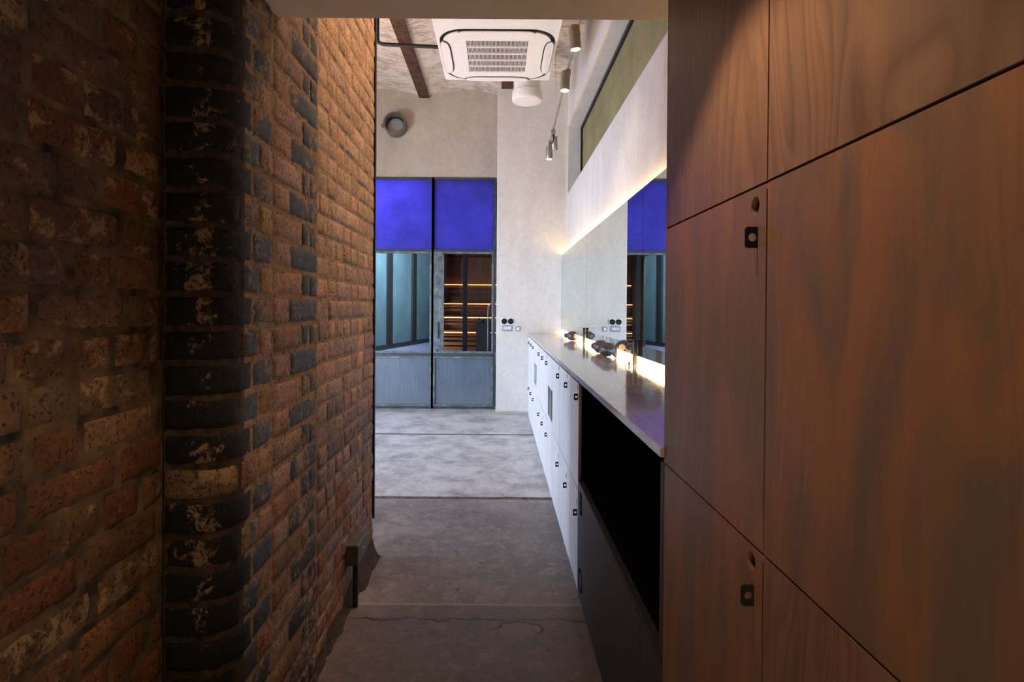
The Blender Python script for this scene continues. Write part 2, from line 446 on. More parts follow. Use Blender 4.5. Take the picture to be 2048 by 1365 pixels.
RED = (.30, .105, .045); ORG = (.34, .16, .065); BRN = (.25, .125, .06); TAN = (.40, .25, .14)
BLK = (.006, .0055, .006); BLUE = (.060, .066, .082); PINK = (.38, .225, .165); MAUVE = (.30, .18, .145)
LW = -.72; PX = -.575; P0 = 1.18; RAD = .075
# left near wall (face looks to +X, so the path runs toward +Y)
def col_left(s, z, b, r):
    Y = s - 1.3
    if z < .95: c = random.choice([RED, RED, ORG, BRN])
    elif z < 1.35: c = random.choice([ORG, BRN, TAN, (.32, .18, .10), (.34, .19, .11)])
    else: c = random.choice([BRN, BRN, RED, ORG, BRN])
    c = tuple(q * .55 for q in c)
    return vary(c), (random.uniform(-.1, .4) if z > 1.1 else random.uniform(-.5, .3)), .1
p = Path([(LW, -1.3), (LW, P0 + .01)])
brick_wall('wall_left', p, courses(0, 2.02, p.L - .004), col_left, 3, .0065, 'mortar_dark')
# pilaster with rounded corner
arc = [(LW, P0)] + [(PX - RAD + RAD * math.sin(a), P0 + RAD - RAD * math.cos(a)) for a in [i * PI / 16 for i in range(9)]] + [(PX, 1.76), (PX - .06, 1.76)]
pp = Path(arc)
flat0 = pp.d[9]                       # start of the flat face
def sy(Y): return flat0 + (Y - P0 - RAD)
rows = []; z = 0; i = 0
special_b = {8, 21}
rowcol = {}
while z < 4.0:
    end = sy(1.76)
    if i % 2 == 0:
        cuts = [0.0, sy(1.295), sy(1.41), sy(1.52) if i % 4 == 0 else sy(1.53), end, pp.L]
        cs = ['K', 'B', 'P', 'B', 'B']
    else:
        cuts = [0.0, sy(1.24), sy(1.33) , sy(1.41), sy(1.62), sy(1.685), end, pp.L]
        cs = ['K', 'B', 'T', 'P', 'B', 'B', 'B']
    j = .007
    sp = []; cc = []
    for a, b, c in zip(cuts, cuts[1:], cs):
        sp.append((a + (0 if a == 0 else j / 2), b - (0 if b == pp.L else j / 2))); cc.append(c)
    # last brick wraps the arris
    rows.append((z + j / 2 + .001, z + .075 - j / 2, sp)); rowcol[i] = cc
    z += .075; i += 1
def col_p(s, z, b, r):
    k = rowcol[r][b]
    if k == 'K':
        if r in (11,): return vary((.21, .13, .07), .1), .1, 0
        w0 = random.uniform(-.1, .25); return vary(BLK, .1), (lambda q, zz, w0=w0: w0 - .45 + .80 * math.exp(-((q - .082) / .032) ** 2)), .35
    if k == 'B':
        if r in (11,) and b < 3: return vary(BRN), .3, .2
        return vary(BLUE if z > .5 else (.045, .04, .045), .2), random.uniform(-.1, .35), .45
    if k == 'T': return vary(random.choice([TAN, PINK, BRN, BLUE]), .15), .2, .1
    return vary(random.choice([PINK, MAUVE, PINK, (.34, .18, .12)] if z > .7 else [RED, BRN, MAUVE]), .15), random.uniform(-.2, .3), .1
brick_wall('wall_left_pilaster', pp, rows, col_p, 11)
# far brick wall up to the opening of the room
FX = -.62; FE = 2.75
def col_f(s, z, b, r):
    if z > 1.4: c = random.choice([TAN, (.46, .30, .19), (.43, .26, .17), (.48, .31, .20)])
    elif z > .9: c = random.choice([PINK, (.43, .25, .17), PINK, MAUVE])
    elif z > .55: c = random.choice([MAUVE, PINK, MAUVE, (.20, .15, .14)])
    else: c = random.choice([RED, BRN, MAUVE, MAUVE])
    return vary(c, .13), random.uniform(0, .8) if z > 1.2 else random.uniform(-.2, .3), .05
pf = Path([(FX, 1.70), (FX, FE), (FX - .25, FE)])
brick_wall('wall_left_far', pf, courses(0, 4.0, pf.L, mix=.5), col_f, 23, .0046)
# solid cores behind the brick skins
bm = nb(); box(bm, -1.0, LW - .008, -1.3, 1.19, 0, 2.05); box(bm, -1.0, LW - .008, 1.19, 1.75, 0, 4.0); box(bm, LW - .008, PX - .08, P0 + .09, 1.75, 0, 4.0); box(bm, -1.0, FX - .012, 1.75, FE - .012, 0, 4.0)
struct('wall_left_core', bm, 'mortar')
# damp plaster fillet along the foot of the far brick wall
bm = nb(); n = 40; prev = None
for k in range(n + 1):
    y = 1.80 + (FE - .01 - 1.80) * k / n
    w = .018 + .012 * mn.noise(Vector((y * 6, 1, 0))) + .008 * mn.noise(Vector((y * 25, 2, 0))); h = .05 + .04 * mn.noise(Vector((y * 4, 5, 0)))
    if y > 2.40: h += .04; w += .014
    row = [bm.verts.new((FX + .0, y, h)), bm.verts.new((FX + w * .35, y, h * .45)), bm.verts.new((FX + w * .8, y, h * .12)), bm.verts.new((FX + w * 1.3, y, 0.001))]
    if prev:
        for a in range(3):
            f = bm.faces.new((prev[a], prev[a + 1], row[a + 1], row[a])); f.smooth = True
    prev = row
struct('trim_1', bm, 'sooty')

# ------------------------------------------------------------ room shell
RX = .80; PY = 6.47; EY = 6.77; HZ = 3.86; WL = -4.2
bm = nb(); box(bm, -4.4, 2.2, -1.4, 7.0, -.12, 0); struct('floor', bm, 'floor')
for i, (y, w) in enumerate(((5.39, .035), (3.59, .045))):
    bm = nb(); prev = None; N = 60
    for k in range(N + 1):
        x = -4.1 + (4.1 + .36) * k / N
        a = y - w / 2 + .006 * mn.noise(Vector((x * 5, i, 0))) + .003 * mn.noise(Vector((x * 30, i, 0))); b = y + w / 2 + .006 * mn.noise(Vector((x * 5, i, 4)))
        row = [bm.verts.new((x, a, .0015)), bm.verts.new((x, b, .0015)), bm.verts.new((x, a, -.01)), bm.verts.new((x, b, -.01))]
        if prev:
            bm.faces.new((prev[0], row[0], row[1], prev[1])); bm.faces.new((prev[2], row[2], row[0], prev[0])); bm.faces.new((prev[1], row[1], row[3], prev[3]))
        prev = row
    struct('trim_%d' % (i + 2), bm, 'joint')
# ceiling: shallow jack arches between rusted beams
BMX = [-3.96, -2.94, -1.93, -.92, .09, 1.10]
bm = nb(); prof = []
for a, b in zip(BMX, BMX[1:]):
    for k in range(12):
        u = k / 12; prof.append((a + (b - a) * u, HZ - .03 + .09 * math.sin(PI * u)))
prof.append((BMX[-1], HZ - .03)); prof = [(-4.4, HZ)] + prof + [(2.2, HZ + .05)]
prev = None
for x, zz in prof:
    row = [bm.verts.new((x, 1.3, zz)), bm.verts.new((x, 7.0, zz)), bm.verts.new((x, 7.0, 4.2)), bm.verts.new((x, 1.3, 4.2))]
    if prev:
        for k in range(4): bm.faces.new((prev[k], row[k], row[(k + 1) % 4], prev[(k + 1) % 4]))
    prev = row
struct('ceiling', bm, 'ceiling')
for i, x in enumerate(BMX[3:5]):
    bm = bbox(x - .065, x + .065, 1.5, 6.80, HZ - .045, HZ - .025, .003)
    o = obj('ceiling_beam', bm, 'rust')
    tag(o, ['brown rusted steel beam in the ceiling left of the air conditioner',
            'short brown beam end showing behind the air conditioner'][i], 'beam')
# near lowered soffit and wall over the opening
bm = bbox(-1.0, 1.0, -1.3, 1.44, 2.0, 4.1, .004); struct('ceiling_near', bm, 'soffit')
bm = nb(); box(bm, -1.1, 1.2, -1.45, -1.3, 0, 2.1); struct('wall_back', bm, 'dark_wall')
bm = nb(); box(bm, WL, -1.0, FE - .2, FE - .012, 0, 4.0); box(bm, -1.0, FX - .252, FE - .3, FE - .012, 0, 4.0); struct('wall_near', bm, 'plaster')
# end wall over the glazing, pillar wall
ZT = 2.842
bm = nb(); box(bm, WL, -.02, EY, EY + .2, ZT, 4.0); struct('wall_end', bm, 'plaster')
bm = bbox(-.02, 1.2, PY, EY + .2, 0, 4.0, .006, 3); struct('wall_end_pier', bm, 'plaster_white')
bm = bbox(-.026, 1.0, PY - .012, PY + .02, 0, .028, .004); struct('baseboard_end', bm, 'plaster')
# right wall with the high window recess
W0, W1, Z0, Z1 = 1.2, 6.40, CAMZ + 1.325, CAMZ + 2.105
bm = nb(); box(bm, RX, 1.2, 1.0, PY, 0, Z0); box(bm, RX, 1.2, 1.0, PY, Z1, 4.0); box(bm, RX, 1.2, W1, PY, Z0, Z1)
struct('wall_right', bm, 'plaster_white')
bm = nb(); box(bm, RX, 1.2, -1.3, 1.0, 0, 2.1); struct('wall_right_near', bm, 'dark_wall')
wn = thing('window_1', '', '', (RX + .15, 3.8, Z0)); del wn['label']; del wn['category']; wn['kind'] = 'structure'
bm = nb(); t = .035
for a in (box(bm, .945, .98, W0, W1, Z1 - t, Z1), box(bm, .945, .98, W1 - t, W1, Z0, Z1), box(bm, .945, .98, W0, W1, Z0, Z0 + .02)): pass
obj('window_frame', bm, 'steel_black', wn)
for i in range(3):
    a = W1 - .035 - 1.72 * i; bm = nb(); box(bm, .965, .973, max(W0, a - 1.715), a, Z0 + .02, Z1 - t); obj('pane', bm, 'olive', wn)
# far left wall with a big daylit window (outside the frame, lights the room)
bm = nb(); box(bm, WL - .2, WL, 2.5, 7.0, 0, .25); box(bm, WL - .2, WL, 2.5, 7.0, 2.15, 4.0); box(bm, WL - .2, WL, 2.5, 3.2, .25, 2.15); box(bm, WL - .2, WL, 6.5, 7.0, .25, 2.15)
struct('wall_left_room', bm, 'plaster')

# ------------------------------------------------------------ end glazing (old steel screen)
GR, GM = -.045, -.806; PITCH = GM - GR
ZR, ZTR = .665, 1.945
def screen(name, x1, x0, door):
    r = thing(name, '', '', ((x0 + x1) / 2, EY, 0)); del r['label']; del r['category']; r['kind'] = 'structure'
    bm = nb(); b = .013
    box(bm, x0 - b, x0 + b, EY - .015, EY + .035, 0, ZT); box(bm, x1 - b, x1 + b, EY - .015, EY + .035, 0, ZT)
    for z in (.018, ZTR, ZT - .012): box(bm, x0 + b, x1 - b, EY - .01, EY + .03, z - .014, z + .014)
    box(bm, x0 + b, x1 - b, EY - .012, EY + .03, ZR - .02, ZR + .02)
    obj('window_frame', bm, 'steel_frame', r)
    bm = nb(); lx0, lx1 = x0 + b, x1 - b
    if door: lx0 += .105
    for (za, zb, xa) in ((.032, ZR - .02, x0 + b), (ZR + .02, ZTR - .014, lx0)):
        for q in (box(bm, xa, xa + .022, EY - .022, EY + .02, za, zb), box(bm, lx1 - .022, lx1, EY - .022, EY + .02, za, zb),
                  box(bm, xa + .022, lx1 - .022, EY - .022, EY + .02, za, za + .022), box(bm, xa + .022, lx1 - .022, EY - .022, EY + .02, zb - .022, zb)): pass
    if door: box(bm, x0 + b, lx0, EY - .018, EY + .02, ZR + .02, ZTR - .014)
    obj('sash_frame', bm, 'steel_frame_light', r)
    bm = nb(); box(bm, x0 + b, x1 - b, EY + .004, EY + .010, ZTR + .014, ZT - .024); obj('pane', bm, 'blue_film', r)
    bm = nb(); box(bm, x0 + b + .02, x1 - b - .02, EY + .0, EY + .006, .05, ZR - .04); obj('pane', bm, 'frosted', r)
    bm = nb(); v = [bm.verts.new(c) for c in ((lx0 + .02, EY + .002, ZR + .04), (lx1 - .02, EY + .002, ZR + .04), (lx1 - .02, EY + .002, ZTR - .034), (lx0 + .02, EY + .002, ZTR - .034))]
    bm.faces.new(v); obj('pane', bm, 'clear', r)
    if door:
        obj('door_handle', bbox(x0 + .038, x0 + .074, EY - .05, EY - .018, CAMZ - .39, CAMZ - .19, .006), 'steel_frame_light', r)
        bm = nb(); lathe(bm, (x0 + .06, EY - .018, CAMZ - .53), (0, -1, 0), [(0, .016), (.006, .016), (.008, .012), (.008, .004)], 20); obj('lock', bm, 'steel_frame', r)
screen('door_1', GR, GM, True)
for k in range(1, 5): screen('window_%d' % (k + 1), GM + PITCH * (k - 1), max(WL, GM + PITCH * k), False)

# ------------------------------------------------------------ space behind the glazing
bm = nb(); box(bm, -5, 1.2, 7.05, 13.5, .30, .52); struct('floor_beyond', bm, 'deck')
bm = nb(); box(bm, -5, 1.2, 13.4, 13.6, .3, 4); box(bm, 1.0, 1.2, 7.0, 13.5, .3, 4); box(bm, -5.2, -5, 7, 13.5, .3, 4); struct('wall_beyond', bm, 'dark_wall')
A = Vector((-1.43, 11.6, 0)); B = Vector((-2.03, 9.0, 0)); D = (B - A)
r = thing('glass_screen', 'tall teal frosted glass screen with black uprights behind the steel glazing', 'screen', (A.x, A.y, .52))
def wall_pt(t, z): q = A + D * t; return Vector((q.x, q.y, z))
nrm = Vector((D.y, -D.x, 0)).normalized()
if nrm.x < 0: nrm = -nrm
def slab(t0, t1, z0, z1, th, off=0.):
    bm = nb(); vs = []
    for q in (0, 1):
        for (t, z) in ((t0, z0), (t1, z0), (t1, z1), (t0, z1)):
            vs.append(bm.verts.new(wall_pt(t, z) + nrm * (off + (th if q else 0))))
    for f in ((0, 1, 2, 3), (7, 6, 5, 4), (0, 4, 5, 1), (1, 5, 6, 2), (2, 6, 7, 3), (3, 7, 4, 0)): bm.faces.new([vs[k] for k in f])
    return bm
obj('pane', slab(-.35, 1.8, .56, 3.4, .01), 'teal', r)
obj('base_rail', slab(-.35, 1.8, .52, .60, .06, -.02), 'steel_black', r)
for t in (-.33, .372, .795, 1.25, 1.7): obj('post', slab(t - .035, t + .035, .60, 3.4, .06, -.01), 'steel_black', r)
# sauna
s = thing('sauna', 'lit wooden sauna with slatted benches seen through the steel door', 'sauna', (-.3, 9.6, .52))
bm = nb(); box(bm, -1.07, 1.0, 10.45, 10.5, .52, 2.4); box(bm, .9, .95, 9.4, 10.45, .52, 2.4); obj('lining', bm, 'sauna', s)
bm = nb(); box(bm, -1.07, -1.03, 9.55, 10.45, .52, 2.2); box(bm, -1.07, 1.0, 8.3, 10.5, 2.20, 2.26)  # dark side wall, plus a roof run forward to shade the benches
obj('cladding_shade_roof', bm, 'black', s)
bm = nb(); box(bm, -1.03, .9, 9.4, 10.45, .521, .55); obj('floor_board', bm, 'sauna', s)
tiers = [(10.36, 10.40, CAMZ + .455), (10.15, 10.44, CAMZ + .093), (9.93, 10.2, CAMZ - .158), (9.70, 9.98, CAMZ - .417)]
for i, (ya, yb, zz) in enumerate(tiers):
    bm = nb()
    if i == 0:
        for k in range(2): box(bm, -1.02, .88, ya + .02, yb + .02, zz - .10 - .09 * k, zz - .03 - .09 * k)
    else:
        for k in range(4): box(bm, -1.02, .88, ya + k * (yb - ya) / 4, ya + (k + .86) * (yb - ya) / 4, zz - .02, zz + .0)
        for q in (.06, .125): box(bm, -1.02, .88, ya + .035, ya + .055, zz - q - .03, zz - q)
        if i == 3: box(bm, -1.02, .88, ya + .035, ya + .055, zz - .255, zz - .20)
    obj('bench' if i else 'backrest', bm, 'sauna', s)
    bm = nb(); box(bm, -1.01, .86, ya + .0, ya + .008, zz - .036, zz - .022); obj('light_strip', bm, 'led_sauna', s)
bm = nb(); box(bm, -.496, -.436, 7.70, 7.90, .52, 2.05); obj('post', bm, 'steel_black', s)
bm = nb(); box(bm, -.62, .95, 7.72, 7.88, 2.0, 2.10); obj('top_rail', bm, 'steel_black', s)
h = thing('sauna_heater', 'dark heater topped with stones in front of the lit sauna benches', 'heater', (-.25, 9.15, .52))
obj('casing', bbox(-.36, -.12, 9.03, 9.27, .52, 1.0, .01), 'black', h)
bm = nb()
for k in range(22):
    m = Matrix.Translation((random.uniform(-.33, -.15), random.uniform(9.06, 9.24), 1.02 + random.uniform(-.02, .04))) @ Matrix.Rotation(random.random() * 6, 4, 'X') @ Matrix.Diagonal((.04, .03, .026, 1))
    bmesh.ops.create_icosphere(bm, subdivisions=1, radius=1, matrix=m)
st = obj('stones', bm, 'charcoal', h); st['kind'] = 'stuff'
bm = nb(); tube(bm, [(-.135, 7.45, .52), (-.135, 7.45, 1.20), (-.128, 7.45, 1.26), (-.105, 7.45, 1.30), (-.07, 7.45, 1.31), (.3, 7.45, 1.31)], .011, 12)
tag(obj('handrail', bm, 'alu'), 'curved metal handrail behind the right edge of the steel door', 'handrail')

# ------------------------------------------------------------ vent stub on the end wall
vx, vz = -1.26, CAMZ + 2.21
v = thing('wall_vent', 'round grey metal duct stub sticking out of the end wall', 'vent', (vx, EY, vz))
bm = nb(); lathe(bm, (vx, EY, vz), (0.0, -1, 0), [(0, .135), (.15, .135), (.152, .130), (.152, .115), (.13, .108), (.0, .108)], 40); obj('duct', bm, 'vent', v)
bm = nb(); lathe(bm, (vx, EY - .04, vz - .01), (0, -1, .12), [(0, .104), (.006, .104), (.012, .09)], 36); obj('damper', bm, 'grey_plate', v)
bm = nb(); tube(bm, [(vx - .13, EY - .06, vz + .0), (vx - .17, EY - .06, vz - .01)], .022, 14); obj('spigot', bm, 'vent', v)

# ------------------------------------------------------------ air conditioner
az = CAMZ + 2.10; ay = 4.63; ax = -.02
ac = thing('air_conditioner', 'white square ceiling cassette air conditioner with a slotted intake grille', 'air conditioner', (ax, ay, az))
MZ = Matrix.Translation((ax, ay, az))
def acplate(nm, loops, zc, d, mat, bev=0., par=None): return outline(nm, loops, d, mat, Matrix.Translation((ax, ay, zc)), par or ac, bev)
acplate('fascia', [rrect(-.475, .475, -.62, .475, .02), rrect(-.262, .262, -.305, .305, .01)], az + .018, .010, 'white_plastic', .004)
acplate('slot', [rrect(-.455, .455, -.455, .455, .19, 10), rrect(-.30, .30, -.32, .32, .01)], az + .010, .006, 'black')
acplate('inner_panel', [rrect(-.425, .425, -.425, .425, .17, 10), rrect(-.252, .252, -.295, .295, .012)], az + .004, .006, 'white_plastic', .003)
for a in range(4):
    L, w = .285, .050
    lp = []
    for k in range(25):
        u = -1 + 2 * k / 24; lp.append((u * L, w * (1 - abs(u) ** 5) ** .5 * .9))
    for k in range(25):
        u = 1 - 2 * k / 24; lp.append((u * L, -w * (1 - abs(u) ** 7) ** .5 * .35 - .001))
    Mm = Matrix.Translation((ax, ay, az - .0045)) @ Matrix.Rotation(a * PI / 2, 4, 'Z') @ Matrix.Translation((0, -.430, 0))
    Mm2 = Mm @ Matrix.Translation((0, 0, -.0015)) @ Matrix.Diagonal((1.05, 1.28, 1, 1))
    outline('flap_gap', [lp], .0015, 'fin_dark', Mm2, ac)
    outline('flap', [lp], .003, 'white_plastic', Mm @ Matrix.Translation((0, 0, -.006)), ac, .003)
acplate('grille_void', [rrect(-.258, .258, -.30, .30, .01)], az + .016, .002, 'black')
bm = nb()
for k in range(46):
    x = -.246 + .492 * k / 45; box(bm, ax + x - .0019, ax + x + .0019, ay - .292, ay + .292, az - .001, az + .012)
for k in range(6):
    y = -.292 + .584 * k / 5; box(bm, ax - .252, ax + .252, ay + y - .006, ay + y + .006, az - .004, az + .009)
box(bm, ax - .256, ax - .247, ay - .295, ay + .295, az - .004, az + .009); box(bm, ax + .247, ax + .256, ay - .295, ay + .295, az - .004, az + .009)
obj('grille', bm, 'white_plastic', ac)
obj('casing', bbox(ax - .42, ax + .42, ay - .42, ay + .42, az + .03, az + .30, .01), 'white_plastic', ac)
for sx in (-.36, .36):
    for q in (-.36, .36):
        bm = nb(); tube(bm, [(ax + sx, ay + q, az + .30), (ax + sx, ay + q, HZ - .02)], .006, 8); obj('hanger', bm, 'alu', ac)
# black refrigerant pipe
px_ = -1.03
bm = nb(); tube(bm, [(px_, 4.65, HZ + .02), (px_, 4.65, az + .16), (px_ + .01, 4.65, az + .125), (px_ + .045, 4.65, az + .11), (ax - .477, 4.65, az + .09)], .016, 14)
tag(obj('pipe', bm, 'black'), 'black pipe running along the ceiling to the air conditioner', 'pipe')

# ------------------------------------------------------------ round ceiling speaker
sx_, sy_ = .282, 5.62; sz = CAMZ + 2.105
s = thing('ceiling_speaker', 'white round drum hanging below the ceiling behind the air conditioner', 'speaker', (sx_, sy_, sz))
bm = nb(); lathe(bm, (sx_, sy_, HZ + .04), (0, 0, -1), [(0, .135), (HZ + .04 - sz - .10, .135), (HZ + .04 - sz - .09, .150), (HZ + .04 - sz - .012, .156), (HZ + .04 - sz, .150)], 48); obj('drum', bm, 'white_plastic', s)
bm = nb(); lathe(bm, (sx_, sy_, sz), (0, 0, -1), [(0, .142), (.004, .140), (.006, .12)], 48); obj('cover', bm, 'white_plastic', s)

# ------------------------------------------------------------ track with spot lamps
ra, rb = Vector((.462, 2.6, CAMZ + 1.72)), Vector((.525, 5.75, CAMZ + 1.70))
tk = thing('light_track', 'slim metal lighting rail hung above the counter on thin wires', 'light track', tuple(ra))
bm = nb(); d = (rb - ra); off = Vector((.010, 0, 0))
tube(bm, [ra, rb], .009, 10); obj('rail', bm, 'alu', tk)
for y in (3.05, 5.0):
    q = ra + d * ((y - ra.y) / d.y); bm = nb(); tube(bm, [q, (q.x - .005, q.y, HZ + .03)], .0022, 6); obj('wire', bm, 'alu', tk)
def spot(label, x, y, z, L, r, tilt, lit, brx, bry):
    """x,y,z = centre of the cylinder, tilt = direction the lamp faces"""
    dd = Vector(tilt).normalized(); c = Vector((x, y, z)); a = c - dd * L / 2; q = ra + d * ((bry - ra.y) / d.y)
    s = thing('spotlight', label, 'spotlight', tuple(q), 'spot lamps on the lighting rail')
    bm = nb(); lathe(bm, a, dd, [(0, r * .86), (.004, r), (L * .36, r), (L * .365, r * .97), (L * .375, r * .97), (L * .38, r), (L - .002, r), (L, r * .95), (L, r * .86), (L - .012, r * .84)], 32)
    obj('lamp_body', bm, 'alu', s)
    bm = nb(); lathe(bm, a + dd * (L - .010), dd, [(0, r * .83), (.006, r * .80)], 28); obj('lens', bm, 'lens' if lit else 'black', s)
    obj('bracket', bbox(q.x - .022, q.x + .018, q.y - .022, q.y + .022, q.z - .050, q.z - .0095, .003), 'alu', s)
    bm = nb(); e = a + Vector((0, 0, -.012)) + dd * .02
    tube(bm, [(q.x, q.y, q.z - .048), (q.x, q.y, (q.z + e.z) / 2 - .02), (e.x - .0, e.y, e.z)], .006, 8); obj('stem', bm, 'gunmetal', s)
    bm = nb(); pts = []
    p0 = Vector((q.x + .012, q.y, q.z - .048)); p3 = a + dd * .006; p1 = p0 + Vector((.0, -.01, -.09)); p2 = p3 + Vector((.0, .01, .02)) - dd * .04
    for k in range(13):
        u = k / 12; pts.append(p0 * (1 - u) ** 3 + p1 * 3 * u * (1 - u) ** 2 + p2 * 3 * u * u * (1 - u) + p3 * u ** 3)
    tube(bm, pts, .0035, 8); obj('cable', bm, 'black', s)
    return a + dd * (L + .01), dd
S = []
S.append(spot('nearest grey cylinder spotlight on the rail, just below the lintel', .440, 3.25, CAMZ + 1.59, .135, .0335, (.10, .06, -1), True, 0, 3.42))
S.append(spot('second grey cylinder spotlight, hanging lower beside the air conditioner', .444, 3.75, CAMZ + 1.54, .130, .0325, (-.02, -.06, -1), True, 0, 3.95))
S.append(spot('unlit upper spotlight of the far pair on the rail', .545, 5.46, CAMZ + 1.63, .130, .031, (.05, .22, -1), False, 0, 5.60))
S.append(spot('lower lit spotlight of the far pair on the rail', .482, 5.30, CAMZ + 1.49, .125, .031, (.0, -.04, -1), True, 0, 5.25))

# ------------------------------------------------------------ counter run
CZ = .953; CX = .357
W = thing('worktop', 'long polished grey stone worktop running to the end pier', 'worktop', (CX, 3.8, CZ))
obj('slab', bbox(.349, RX, 1.172, PY, CZ - .022, CZ, .002), 'counter', W)
obj('shadow_gap', bbox(.372, RX, 1.172, PY, CZ - .034, CZ - .022, 0), 'black', W)
CT = CZ - .034

def latch(parent, y, z, x=CX, seed=0):
    """black hasp plate standing out from the door, seen face on from the corridor"""
    th = .0028; o = outline('latch', [rrect(x - .0175, x + .006, z - .0145, z + .0145, .004), circ(x - .0075, z, .0058, 20)], th / 2, 'steel_black', MY(y), parent)
    return o
def door(parent, y0, y1, z0, z1, mat, latch_y=None, latch_z=None, window=None, x=CX, hole=True, name='door', th=.018):
    g = .0018; loops = [[(y0 + g, z0 + g), (y1 - g, z0 + g), (y1 - g, z1 - g), (y0 + g, z1 - g)]]
    if latch_y and hole: loops.append(circ(latch_y + .008, latch_z + .045, .0128, 26))
    if window:
        for (a, b, c, e) in window: loops.append([(a, c), (b, c), (b, e), (a, e)])
    dd = outline(name, loops, th / 2, mat, MX(x + th / 2), parent)
    if latch_y: latch(dd, latch_y, latch_z, x)
    return dd
KP = .375
ordn = ['', 'second', 'third', 'fourth', 'fifth', 'sixth', 'seventh', 'eighth', 'ninth', 'tenth']
for k in range(11):
    y0 = 2.41 + KP * k; y1 = min(y0 + KP, PY - .002)
    if k in (3, 7):
        lab = 'pale cupboard with a %s in its face, %s' % (('two-light opening', 'nearer the black niche') if k == 3 else ('grey opening', 'near the end pier'))
    elif k == 0: lab = 'whitewashed pair of lockers directly beside the black niche'
    elif k == 10: lab = 'narrow whitewashed pair of lockers against the end pier'
    else: lab = 'whitewashed pair of lockers under the worktop, %s column from the black niche' % ordn[k]
    t = thing('locker', lab, 'locker', (CX, y0, 0), 'whitewashed lockers under the worktop')
    bm = nb(); e = .003
    box(bm, CX + .019, RX - .01, y0 + e, y0 + .018, .03, CT - .002); box(bm, CX + .019, RX - .01, y1 - .018, y1 - e, .03, CT - .002)
    box(bm, CX + .019, RX - .01, y0 + .018, y1 - .018, .03, .046); box(bm, RX - .02, RX - .01, y0 + .018, y1 - .018, .046, CT - .002)
    box(bm, CX + .019, RX - .02, y0 + .018, y1 - .018, .442, .458); box(bm, CX + .019, RX - .02, y0 + .018, y1 - .018, CT - .018, CT - .002)
    obj('carcass', bm, 'black', t)
    obj('plinth', bbox(CX + .004, CX + .02, y0, y1, 0, .028, 0), 'white_ply', t)
    if k in (3, 7):
        a, b = y0 + .03, y1 - .03; m_ = (a + b) / 2
        win = [(a, m_ - .012, .50, .705), (m_ + .012, b, .50, .705)] if k == 3 else [(a, b, .52, .72)]
        door(t, y0, y1, .03, CT, 'white_ply', window=win)
        if k == 7: obj('liner', bbox(CX + .03, CX + .035, y0 + .02, y1 - .02, .48, .75, 0), 'grey_plate', t)
        else: obj('liner', bbox(CX + .05, CX + .055, y0 + .02, y1 - .02, .48, .75, 0), 'charcoal', t)
    else:
        ly = y0 + .030
        door(t, y0, y1, .45, CT, 'white_ply', ly, .855)
        door(t, y0, y1, .03, .45, 'white_ply', ly, .34)
# black niche with a charcoal lower panel
ny0, ny1 = 1.174, 2.408
nc = thing('niche_cabinet', 'charcoal cabinet with a deep black open niche above a lettered panel', 'cabinet', (CX, ny0, 0))
bm = nb()
box(bm, CX + .012, RX - .01, ny1 - .006, ny1, .0, CT); box(bm, CX + .012, RX - .01, ny0, ny0 + .012, 0, CT)
box(bm, RX - .02, RX - .01, ny0 + .012, ny1 - .006, .0, CT); box(bm, CX + .012, RX - .02, ny0 + .012, ny1 - .006, .47, .485); box(bm, CX + .012, RX - .02, ny0 + .012, ny1 - .006, CT - .006, CT)
obj('lining', bm, 'void', nc)
bm = bbox(CX, CX + .018, ny0 + .18, ny1 - .004, .002, .487, .001); box(bm, CX, CX + .018, ny0, ny0 + .177, .002, .487); pn = obj('front_panel', bm, 'charcoal', nc)
obj('top_trim', bbox(CX - .001, CX + .022, ny0, ny1, .487, .497, .002), 'black', nc)
obj('edge_strip', bbox(CX - .001, CX + .014, ny0 - .0005, ny0 + .02, .497, CT, .001), 'charcoal', nc)
def letter(ch, y, z, size, x, parent, mat='void'):
    cu = bpy.data.curves.new('letter', 'FONT'); cu.body = ch; cu.size = size; cu.extrude = .0008; cu.align_x = 'CENTER'
    # reading direction: left to right when facing the cabinet, i.e. toward -Y
    m = Matrix(((0, 0, -1, x), (-1, 0, 0, y), (0, 1, 0, z), (0, 0, 0, 1)))
    return from_curve('letter', cu, mat, m, parent)
letter('B', 2.325, .372, .135, CX - .0006, pn); letter('O', 2.325, -.008 + .02, .135, CX - .0006, pn) if False else letter('O', 2.325, .045, .135, CX - .0006, pn)

# ------------------------------------------------------------ mirror with light strips
MXP = .747; MZ0, MZ1 = .996, 1.877
for i, (a, b) in enumerate(((4.672, 6.466), (2.858, 4.668), (1.174, 2.854))):
    lab = ['far wall mirror panel reflecting the pale end pier and its sockets', 'middle wall mirror panel reflecting the pier edge and glowing sauna',
           'nearest wall mirror panel reflecting the blue and teal glazing beside the brown lockers'][i]
    t = thing('mirror', lab, 'mirror', (MXP, (a + b) / 2, MZ0), 'frameless mirror panels above the worktop')
    bm = nb(); box(bm, MXP, MXP + .005, a, b, MZ0, MZ1); obj('mirror_glass', bm, 'mirror', t)
    bm = nb(); box(bm, MXP + .005, MXP + .02, a + .004, b - .004, MZ0 + .006, MZ1 - .004); obj('backing', bm, 'charcoal', t)
    bm = nb(); box(bm, MXP + .021, MXP + .033, a + .01, b - .01, MZ1 - .012, MZ1 - .003); obj('light_strip', bm, 'led_top', t)
    bm = nb(); box(bm, MXP + .021, MXP + .040, a + .01, b - .01, MZ0 + .006, MZ0 + .012); obj('light_strip', bm, 'led', t)

